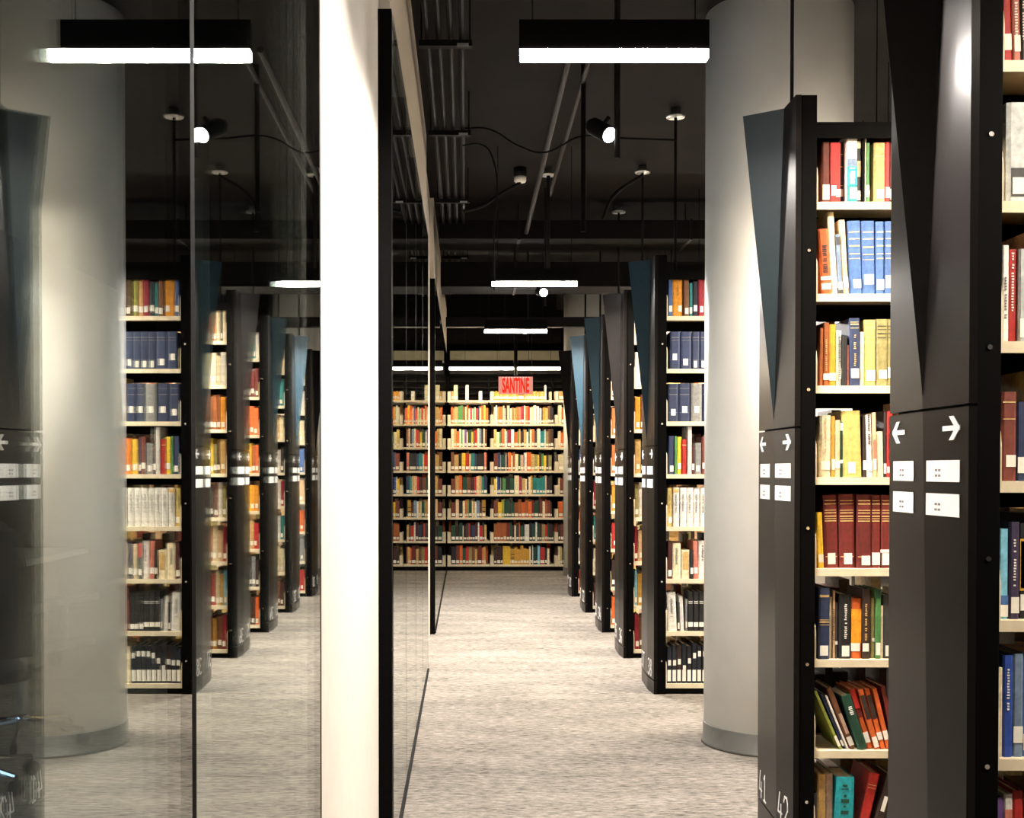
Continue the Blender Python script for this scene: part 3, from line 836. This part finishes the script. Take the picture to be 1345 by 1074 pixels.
FAR = {  # colour code + width in pixels of the photograph; capital T before a token = short, ^ = tall
    'middle': [
        'oy2 go2 oy2 go2 ta2 go2 oy2 go2 ta2 go2 oy2 go2 ta2 kh2 go2 go9 ta2 go2 kh2 go2 ta2 go2 kh2 go2 ta2 go2 ta2 kh2 go2 ^wh2 bk4 ce3 be3',
        'ce3 lg2 yg2 or7 ce2 gy3 mr2 ce3 ^dy1 ce3 or3 ta2 gr2 or4 sa3 cr5 wh2 or4 rd3 ce3 pe3 wh4 br1 wh3 dy1 wh3 dy2 oy4 ta4 br3 db3 bk3',
        'kh4 ce4 gr2 br2 or4 ce2 lb2 cr6 wh4 gr1 or5 gr2 ta2 mr2 db3 ta4 wh3 dg2 ce3 or4 dy4 ce2 wh3 te6 lg2 ol4 br3 db5',
        'rb5 nv3 gb1 dg4 nv2 ce1 bk2 or4 ce2 rs3 ce4 dg3 be4 bk1 wh3 or6 ta4 ol4 ye2 db3 gr3 ye3 dy3 ol4 bk3',
        'ye3 wh1 sb2 dn2 gy1 bk2 gr4 dn5 dg6 ce6 cr3 te1 ta4 ce2 db2 ce3 go2 te5 te4 te4 te3 be2 db4 bk3',
        'rb3 br2 ye5 yg3 dg3 dg3 dy3 dg4 rs5 rs4 or5 rs4 or4 dr3 dg6 mr2 rb3 ce3 rs3 rb4 bk2',
        'rs4 rs4 rs4 rs4 dr4 dg3 db3 ce2 dy4 or1 dg4 dn2 wh6 dn4 dg4 wh2 dg3 mr3 ol4 rd3 dg2 db3 bk3',
        'db4 mr5 bk3 ye10 go1 go5 go4 go4 go4 go4 go4 ce2 bk2 wh1 dg4 dn2 lb3 rd7 bk3 ce3 db1 gy5',
    ],
    'left': [
        'ta3 ^ce5 bk9 ^ce4 bk12 wh4',
        'or3 ol2 ta6 gr4 gr4 rs3 gr1 ce2 or3 ce3 rd3 ce2 gr2 ce2 rd4 nv2 pe3 or4 ye3 or4 bk2',
        'ce4 ta4 or4 ce3 gr2 ce3 vi3 ce2 dg5 ye3 br2 rd4 ce3 gb3 db3 ce2 br3 bk4',
        'br4 ta6 bk4 ye5 rd5 pe2 te5 nv3 bk10 sa3 rs4',
        'rb6 ta5 or4 dg7 br5 mr3 db2 rd3 pe4 ta3 te3 nv5 pe3',
        'rb6 pe4 nv1 bk4 ce3 or2 ol3 dg4 ce1 ta3 wh2 gb4 mr3 go5 kh5',
        'dg6 db5 dg5 wh1 db4 dy3 rd2 bk3 nv4 mr4 wh2 rd5 dg2 ta3 or4',
        'dn6 rb5 or4 dg4 rd4 ol4 br4 ta3 dr6 or2 ta3 gy5',
    ],
    'right': [
        'ta8 br3 ta6', 'ce4 or5 be4 ce5 rb6', 'ce3 or3 rd3 ce5 nv6', 'ce7 lg3 ce6 ta5', 'ce2 rb4 br4 bk5 ta5', 'or6 te5 rb5 nv6', 'db3 rb6 dy5 mr5', 'ce2 ta3 dg4 br6 nv6'],
}
many = MB()
for a, b, nm, _ in BAYS:
    for i, s in enumerate(FAR[nm]):
        x = a + .05
        toks = s.split()
        scale = 1.0
        tot = sum(float(q.lstrip('^')[2:]) for q in toks) * FP
        room = b - a - .055
        if nm == 'middle': scale = min(room / tot, 1.03)
        if nm == 'left': scale = min(room / tot, 1.1)
        for j, tk in enumerate(toks):
            tall = tk[0] == '^'
            tk = tk.lstrip('^')
            c, wpx = tk[:2], float(tk[2:])
            w = max(.006, wpx * FP * scale - .001)
            if x + w > b - .008: break
            h = random.uniform(.185, .232)
            if i == 0: h = (.19 if tall else random.uniform(.105, .118))
            elif tall: h = .255
            y = FY + .018 + random.uniform(0, .012)
            if wpx >= 5 and not (i == 0 and c == 'bk'):
                lb = None if (nm == 'middle' and i == 7 and c == 'ye') else [(.1, .9, .016, .052)]
                book(x, y, FS[i] + .0003, w, h, .17, c,
                     '%s book, %s from left on %s, %s bay, far wall bookcase' % (CO[c][0], ORD[j], ROWN[i], nm), 'books on the far wall bookcase', 0, lb,
                     bands=('ink', [(.07, .012), (.12, .01)]) if c == 'go' else None)
            elif not (i == 0 and c == 'bk'):
                col = lin(CO[c][1])
                z = FS[i] + .0003
                many.box(x, x + w, y, y + .17, z, z + h, 0, col)
                many.box(x + w * .08, x + w * .92, y - .001, y, z + .018, z + random.uniform(.042, .055), 0, (.8, .75, .62))
            x += w + .001 * scale
        # rear rows, seen over the tops
        xr = a + .02
        while xr < b - .05:
            w = random.uniform(.02, .05)
            if i and random.random() < .7:
                many.box(xr, xr + w, FY + .28, FY + .42, FS[i] + .0003, FS[i] + random.uniform(.2, .25), 0, lin(CO[random.choice(('br', 'ce', 'or', 'db', 'dy', 'ta', 'rs', 'mr'))][1]))
            xr += w + .001
tag(many.build('books', M['manybooks']), 'thin and rear books packed along the shelves of the far wall bookcase', 'books', kind='stuff')

# dark louvred band on the wall above the far bookcase
t = empty('louvre', (-.19, 16.25, 1.9))
tag(t, 'dark horizontal slats on the wall above the far bookcase', 'louvre')
MB().box(0, 2.6, .06, .09, .05, .62).build('backing', M['frame'], t)
for i in range(7):
    z = .08 + i * .08
    MB().add([(0, 0, z), (2.6, 0, z), (2.6, .06, z + .035), (0, .06, z + .035), (0, 0, z + .012), (2.6, 0, z + .012), (2.6, .06, z + .047), (0, .06, z + .047)],
             [(0, 3, 2, 1), (4, 5, 6, 7), (0, 1, 5, 4), (2, 3, 7, 6), (0, 4, 7, 3), (1, 2, 6, 5)]).build('slat', M['palepipe'], t)

# ------------------------------------------------------------------ lamps
def pendant(x0, x1, y, label, group, m, z=2.430, hz=2.54, wires=True):
    t = empty('linear_pendant', ((x0 + x1) / 2, y, z))
    tag(t, label, 'ceiling lamp', group)
    l = (x1 - x0) / 2
    MB().box(-l, l, -.018, .018, .026, hz - z).build('housing', M['frame'], t)
    MB().box(-l + .003, l - .003, -.020, .020, 0, .026).build('diffuser', m, t)
    if wires:
        for sx in ((-l * .86, l * .86) if m is M['lamp'] else (-l * .5, l * .5)):
            MB().tube((sx, 0, hz - z), (sx, 0, CEIL - z), .0022, 6).build('hanging_wire', M['pipe'], t)
    if m is not M['farline']:
        ld = bpy.data.lights.new('pendant_light', 'AREA'); ld.shape = 'RECTANGLE'; ld.size = 2 * l - .01; ld.size_y = .036
        ld.energy = LAMP_W * (1.85 if y < 4 else 4.0 if y < 9 else 3.2) if m is M['lamp'] else LINE_W * (.45 if y == 5.0 else 2.2 if y == 6.45 else 1); ld.spread = math.radians(166 if m is M['lamp'] else 172)
        ld.color = (1.0, .93, .85) if m is M['lamp'] else (1.0, .88, .73)
        lo = bpy.data.objects.new('pendant_light', ld); COL.objects.link(lo); lo.parent = t; lo.location = (0, 0, -.002)
    return t


LG = 'linear pendants over the aisle'
pendant(.155, .70, 3.66, 'large linear pendant lamp over the aisle, nearest of those in view', LG, M['lamp'])
pendant(.17, .72, 8.13, 'linear pendant lamp over the aisle, second in view, above the teal fin level', LG, M['lamp'])
pendant(.165, .705, 10.9, 'smallest linear pendant over the aisle, just above the far line of lamps', LG, M['lamp'])
pendant(-.19, .566, 14.9, 'long linear lamp before the far bookcase, left of the post', 'lamp line before the far bookcase', M['farline'])
pendant(.62, 1.135, 14.9, 'long linear lamp before the far bookcase, right of the post', 'lamp line before the far bookcase', M['farline'])
for y, xa, words in ((1.95, 1.35, 'before the nearest bookcase'), (3.56, 1.36, 'behind the nearest bookcase'), (5.0, 1.22, 'between the column and the bookcase right of it'),
                     (6.45, 1.75, 'behind the thick column'), (8.0, 1.32, 'behind the first bookcase beyond the column'), (9.32, 1.32, 'behind the second bookcase beyond the column'),
                     (10.9, 1.32, 'behind the third bookcase beyond the column'), (12.0, 1.32, 'behind the fourth bookcase beyond the column')):
    pendant(xa, xa + 1.6, y, 'linear pendant of the cross aisle ' + words, 'linear pendants of the cross aisles', M['line'])


def spot(x, y, z, target, label, watt, size=52, blend=.35):
    t = empty('spotlight', (x, y, z))
    tag(t, label, 'spotlight', 'black spotlights on ceiling posts')
    d = (Vector(target) - Vector((x, y, z))).normalized()
    b = -d * .115
    MB().tube(b, (0, 0, 0), .034, 24).tube(b - d * .02, b, .026, 24, 0, .034).build('head', M['pipe'], t, False)
    MB().tube(d * .0005, d * .002, .029, 24).build('lens', M['lens'], t)
    MB().tube(b * .6, b * .6 + Vector((.035, 0, .05)), .008, 8).build('bracket', M['pipe'], t)
    l = bpy.data.lights.new('spot_beam', 'SPOT'); l.energy = watt; l.spot_size = math.radians(size); l.spot_blend = blend
    l.shadow_soft_size = .03; l.color = (1, .93, .86)
    lo = bpy.data.objects.new('spot_beam', l); COL.objects.link(lo); lo.parent = t
    lo.location = d * .012
    lo.rotation_euler = d.to_track_quat('-Z', 'Y').to_euler()
    return t


spot(.56, 4.93, 2.55, (1.05, 4.13, 2.02), 'black spotlight under the first post, below the nearest lamp', SPOT_W * 8, 26, .9)
spot(.575, 9.29, 2.55, (1.05, 7.2, 2.08), 'black spotlight under the second lamp, smaller than the first', SPOT_W * 24, 15, .9)
spot(.565, 11.84, 2.55, (1.05, 11.12, 2.0), 'small black spotlight touching the third lamp', SPOT_W * 7, 28, .9)
spot(.56, 3.25, 2.62, (1.05, 2.74, 2.0), 'black spotlight out of frame that lights the nearest bookcase end', SPOT_W * 4.5, 34, .9)
spot(.56, 1.9, 2.55, (-.28, 2.80, 1.35), 'black spotlight out of frame that lights the white wall', SPOT_W * 1.2, 74, .15)
spot(2.05, 4.74, 2.58, (1.30, 5.55, .55), 'black spotlight hidden behind the bookcase right of the column', SPOT_W * 1.5, 74, .7)  # added out of view to brighten the column front


def post(name, x, y, z0, z1, r, label, group, m='pipe', disc=False, cat='post'):
    t = empty(name, (x, y, z0)); tag(t, label, cat, group)
    MB().tube((0, 0, 0), (0, 0, z1 - z0), r, 10).build('rod', M[m], t)
    if disc:
        MB().lathe([(.052, z1 - z0 - .055), (.055, z1 - z0 - .045), (.03, z1 - z0 - .03), (.03, z1 - z0 - .001)], 24).build('ceiling_disc', M['zinc'], t, True)
    return t


HP = 'dark posts hanging from the ceiling'
post('hanging_post', .59, 4.93, 2.46, CEIL, .012, 'dark post hanging beside the first spotlight', HP)
post('hanging_post', .605, 6.5, 2.47, CEIL, .013, 'long dark post between the nearest lamp and the second lamp', HP)
post('hanging_post', .57, 8.7, 2.60, CEIL, .012, 'dark post hanging above the second lamp', HP, disc=True)
post('hanging_post', .59, 9.33, 2.46, CEIL, .010, 'thin dark post that carries the second spotlight', HP)
post('hanging_post', .59, 11.9, 2.46, CEIL, .010, 'thin dark post that carries the third spotlight', HP)
post('hanging_post', .595, 14.9, 2.36, CEIL, .022, 'post between the two far lamp lines, above the red sign', HP)
RG = 'rods from bookcase tops to the ceiling'
post('ceiling_rod', 1.075, 4.18, 2.44, CEIL, .006, 'thin black rod on the bookcase marked 41 42, before the column', RG, cat='rod')
for key, words in ((37, 'first'), (35, 'second'), (33, 'third'), (31, 'fourth'), (29, 'fifth')):
    post('ceiling_rod', 1.205, YS[key] + .25, 2.356, CEIL, .009, 'black rod with a ceiling disc on the %s bookcase beyond the column' % words, RG, disc=True, cat='rod')

# ------------------------------------------------------------------ pipes, ducts and cables under the ceiling
CG = 'conduits along the aisle'
for i, (x, z) in enumerate(((-.165, 3.12), (-.115, 3.12), (-.065, 3.12), (-.015, 3.12))):
    o = MB().tube((x, -1.5, z), (x, 15.3, z), .013, 8).build('conduit', M['pipe'])
    tag(o, '%s dark conduit from the left, running along the ceiling above the aisle' % ORD[i], 'conduit', CG)
for i, y in enumerate((2.2, 3.9, 5.5, 6.95, 8.7, 11.0, 13.2)):
    t = empty('conduit_hanger', (-.09, y, 3.09))
    tag(t, '%s strut from the camera that holds the conduits under the ceiling' % ORD[i], 'hanger', 'conduit hangers')
    MB().box(-.11, .12, -.02, .02, -.012, .014).build('strut', M['pipe'], t)
    MB().box(.055, .105, -.022, -.0205, -.013, -.001).build('strut_end', M['zinc'], t)
    for sx in (-.1, .11):
        MB().tube((sx, 0, .014), (sx, 0, CEIL - 3.09), .004, 6).build('hanger_rod', M['pipe'], t)
o = MB().tube((.49, 5.9, 3.20), (.46, 10.0, 3.03), .016, 10).build('ceiling_pipe', M['palepipe'])
tag(o, 'pale pipe sloping along the ceiling past the smoke detector', 'pipe')
o = MB().tube((.60, 5.9, 3.24), (.60, 9.0, 3.20), .012, 10).build('ceiling_pipe', M['palepipe'])
tag(o, 'thinner pale pipe along the ceiling behind the long post', 'pipe')
t = empty('smoke_detector', (.377, 8.7, CEIL))
tag(t, 'small white smoke detector on the dark ceiling', 'smoke detector')
MB().lathe([(.035, -.10), (.042, -.09), (.042, -.062), (.038, -.06)], 24).build('cap', M['white'], t, True)
MB().lathe([(.045, -.06), (.045, 0)], 24).build('base', M['pipe'], t, True)


def cable(pts, r, label, name='ceiling_cable', m='pipe'):
    cu = bpy.data.curves.new(name, 'CURVE'); cu.dimensions = '3D'; cu.bevel_depth = r; cu.bevel_resolution = 1
    sp = cu.splines.new('BEZIER'); sp.bezier_points.add(len(pts) - 1)
    for p, q in zip(sp.bezier_points, pts):
        p.co = q; p.handle_left_type = p.handle_right_type = 'AUTO'
    cu.materials.append(M[m])
    tmp = bpy.data.objects.new(name, cu); COL.objects.link(tmp)
    me = bpy.data.meshes.new_from_object(tmp.evaluated_get(bpy.context.evaluated_depsgraph_get()))
    bpy.data.objects.remove(tmp)
    o = bpy.data.objects.new(name, me); COL.objects.link(o)
    tag(o, label, 'cable', 'cables under the ceiling')
    return o


cable([(-.015, 7.0, 3.13), (.12, 7.0, 3.13), (.30, 7.1, 3.06), (.45, 7.2, 3.05), (.66, 7.2, 3.14), (.9, 7.2, 3.13), (1.2, 7.2, 3.12)], .006, 'dark cable drooping across the ceiling to the rod disc')
cable([(-.015, 7.2, 3.09), (.10, 7.2, 3.09), (.16, 7.25, 3.02), (.165, 7.3, 2.6), (.17, 7.4, 2.3)], .005, 'dark cable bending down from the conduits')
cable([(-.015, 8.7, 3.02), (.12, 8.7, 3.06), (.24, 8.7, 3.14), (.38, 8.7, 3.22)], .012, 'thick dark cable rising to the smoke detector')
cable([(1.2, 8.55, 3.24), (1.0, 8.6, 3.1), (.93, 8.6, 2.95)], .012, 'dark cable sloping down from a rod disc')

DG = 'dark ducts and beams across the ceiling'
for x0, x1, y, dy, z0, z1, label, m in (
        (-.2, 4.8, 9.6, .5, 3.00, 3.14, 'dark beam under the ceiling over the second spotlight', 'dark'),
        (-.2, 4.8, 10.3, .45, 2.74, 2.94, 'wide dark duct across the aisle behind the second lamp', 'dark'),
        (.2, 4.8, 12.6, .12, 3.05, 3.12, 'slim dark duct in front of the distant column, upper one', 'pipe'),
        (-.2, 4.8, 13.0, .12, 2.72, 2.82, 'slim dark duct in front of the distant column, lower one', 'pipe'),
        (-.2, .98, 13.6, .4, 2.86, 3.14, 'deep black duct above the far lamp line', 'frame')):
    t = empty('duct', (x0, y, z0)); tag(t, label, 'duct', DG)
    MB().box(0, x1 - x0, 0, dy, 0, z1 - z0).build('casing', M[m], t)
    for sx in ((.6, 1.9, 3.2) if x1 > 3 else (.35, .9)):
        MB().box(sx, sx + .02, -.008, dy + .008, -.008, z1 - z0 + .008).build('flange', M['pipe'], t)
        MB().tube((sx + .01, dy / 2, z1 - z0), (sx + .01, dy / 2, CEIL - z0), .005, 6).build('hanger_rod', M['pipe'], t)
t = empty('fascia', (-.19, 15.95, 2.62))
tag(t, 'pale olive band across the far wall above the lamp line', 'panel')
MB().box(0, 4.6, 0, .25, 0, .13).build('board', M['olive'], t)
MB().box(0, 4.6, .02, .25, -.16, -.06).build('lower_board', M['palepipe'], t)

# red hanging sign
t = empty('red_sign', (.385, 14.6, 2.125))
tag(t, 'red hanging sign in front of the far wall bookcase', 'sign')
MB().box(0, .395, 0, .010, 0, .20).build('panel', M['pinkglow'], t)
fc = bpy.data.curves.new('lettering', 'FONT'); fc.body = 'SANTINE'; fc.align_x = 'CENTER'; fc.size = .17; fc.extrude = .002; fc.offset = .006
tmp = bpy.data.objects.new('lettering', fc); COL.objects.link(tmp)
me = bpy.data.meshes.new_from_object(tmp.evaluated_get(bpy.context.evaluated_depsgraph_get()))
bpy.data.objects.remove(tmp)
w = max(v.co.x for v in me.vertices) - min(v.co.x for v in me.vertices)
for v in me.vertices:
    v.co = (v.co.x * .31 / w, -v.co.z - .002, v.co.y * 1.38)
me.flip_normals()
me.materials.clear(); me.materials.append(M['redglow'])
lo = bpy.data.objects.new('lettering', me); COL.objects.link(lo); lo.parent = t; lo.location = (.197, 0, .022)
for i in range(10):
    MB().box(.045 + i * .033, .062 + i * .033, -.004, 0, .184, .196).build('lamp_dot', M['dot'], t)
for sx in (.01, .385):
    MB().tube((sx, .005, .2), (sx, .005, CEIL - 2.125), .002, 6).build('hanging_wire', M['palepipe'], t)

# ------------------------------------------------------------------ meeting room behind the glass
def chair(x, y, rz, label):
    t = empty('office_chair', (x, y, 0), rz); tag(t, label, 'chair', 'office chairs behind the glass')
    b = MB().lathe([(.03, .08), (.035, .12), (.025, .14)], 12)
    b.build('hub', M['chrome'], t, True)
    for i in range(5):
        a = 2 * math.pi * i / 5 + .3
        c, s = math.cos(a), math.sin(a)
        MB().tube((.02 * c, .02 * s, .11), (.29 * c, .29 * s, .075), .016, 8, 0, .011).build('base_arm', M['chrome'], t)
        cs = MB().tube((.29 * c - .013 * s, .29 * s + .013 * c, .032), (.29 * c + .013 * s, .29 * s - .013 * c, .032), .031, 14)
        cs.tube((.29 * c, .29 * s, .04), (.29 * c, .29 * s, .08), .009, 8).build('castor', M['plastic'], t)
    MB().tube((0, 0, .13), (0, 0, .42), .026, 12).build('gas_lift', M['chrome'], t)
    me = bmesh.new()
    bmesh.ops.create_grid(me, x_segments=8, y_segments=8, size=.24)
    for v in me.verts:
        r = math.hypot(v.co.x, v.co.y)
        v.co.z = .47 - .25 * max(0, v.co.y - .14) ** 1.5 + .02 * (v.co.x / .24) ** 2
    m1 = bpy.data.meshes.new('seat'); me.to_mesh(m1); me.free(); m1.materials.append(M['fabric'])
    so = bpy.data.objects.new('seat', m1); COL.objects.link(so); so.parent = t
    md = so.modifiers.new('thick', 'SOLIDIFY'); md.thickness = .05
    md = so.modifiers.new('soft', 'SUBSURF'); md.levels = md.render_levels = 1
    me = bmesh.new()
    bmesh.ops.create_grid(me, x_segments=8, y_segments=8, size=.24)
    for v in me.verts:
        u, w_ = v.co.x, v.co.y
        v.co = (u * (1 - .25 * max(0, w_ / .24)), -.24 - .09 * (w_ + .24) + .05 * (1 - (u / .24) ** 2) * -1, .78 + w_ * 1.05)
    m2 = bpy.data.meshes.new('backrest'); me.to_mesh(m2); me.free(); m2.materials.append(M['fabric'])
    bo = bpy.data.objects.new('backrest', m2); COL.objects.link(bo); bo.parent = t
    md = bo.modifiers.new('thick', 'SOLIDIFY'); md.thickness = .03
    md = bo.modifiers.new('soft', 'SUBSURF'); md.levels = md.render_levels = 1
    MB().path([(0, -.02, .42), (0, -.22, .45), (0, -.30, .62)], .018, 8).build('back_support', M['plastic'], t)
    for sx in (-1, 1):
        MB().path([(sx * .22, -.05, .45), (sx * .29, -.05, .47), (sx * .29, -.05, .66)], .014, 8).build('arm_post', M['plastic'], t)
        MB().box(sx * .29 - .035, sx * .29 + .035, -.14, .14, .66, .69).build('armrest', M['plastic'], t)


chair(-2.02, 5.75, -.4, 'black office chair behind the glass, further of the two')
chair(-1.98, 4.95, .5, 'black office chair behind the glass, nearer of the two')
t = empty('meeting_table', (-3.0, 6.9, 0)); tag(t, 'pale meeting table behind the glass beside the chairs', 'table')
MB().box(-.75, .55, -1.3, 1.3, .71, .745).build('tabletop', M['table'], t)
for sx in (-.6, .4):
    for sy in (-1.1, 1.1):
        MB().box(sx - .03, sx + .03, sy - .03, sy + .03, 0, .71).build('leg', M['frame'], t)
t = empty('pinboard', (-1.95, 9.0, 0)); tag(t, 'tall pale panel standing in the dark room behind the glass', 'panel')
MB().box(0, .22, 0, .06, .0, CEIL).build('board', M['beige'], t)
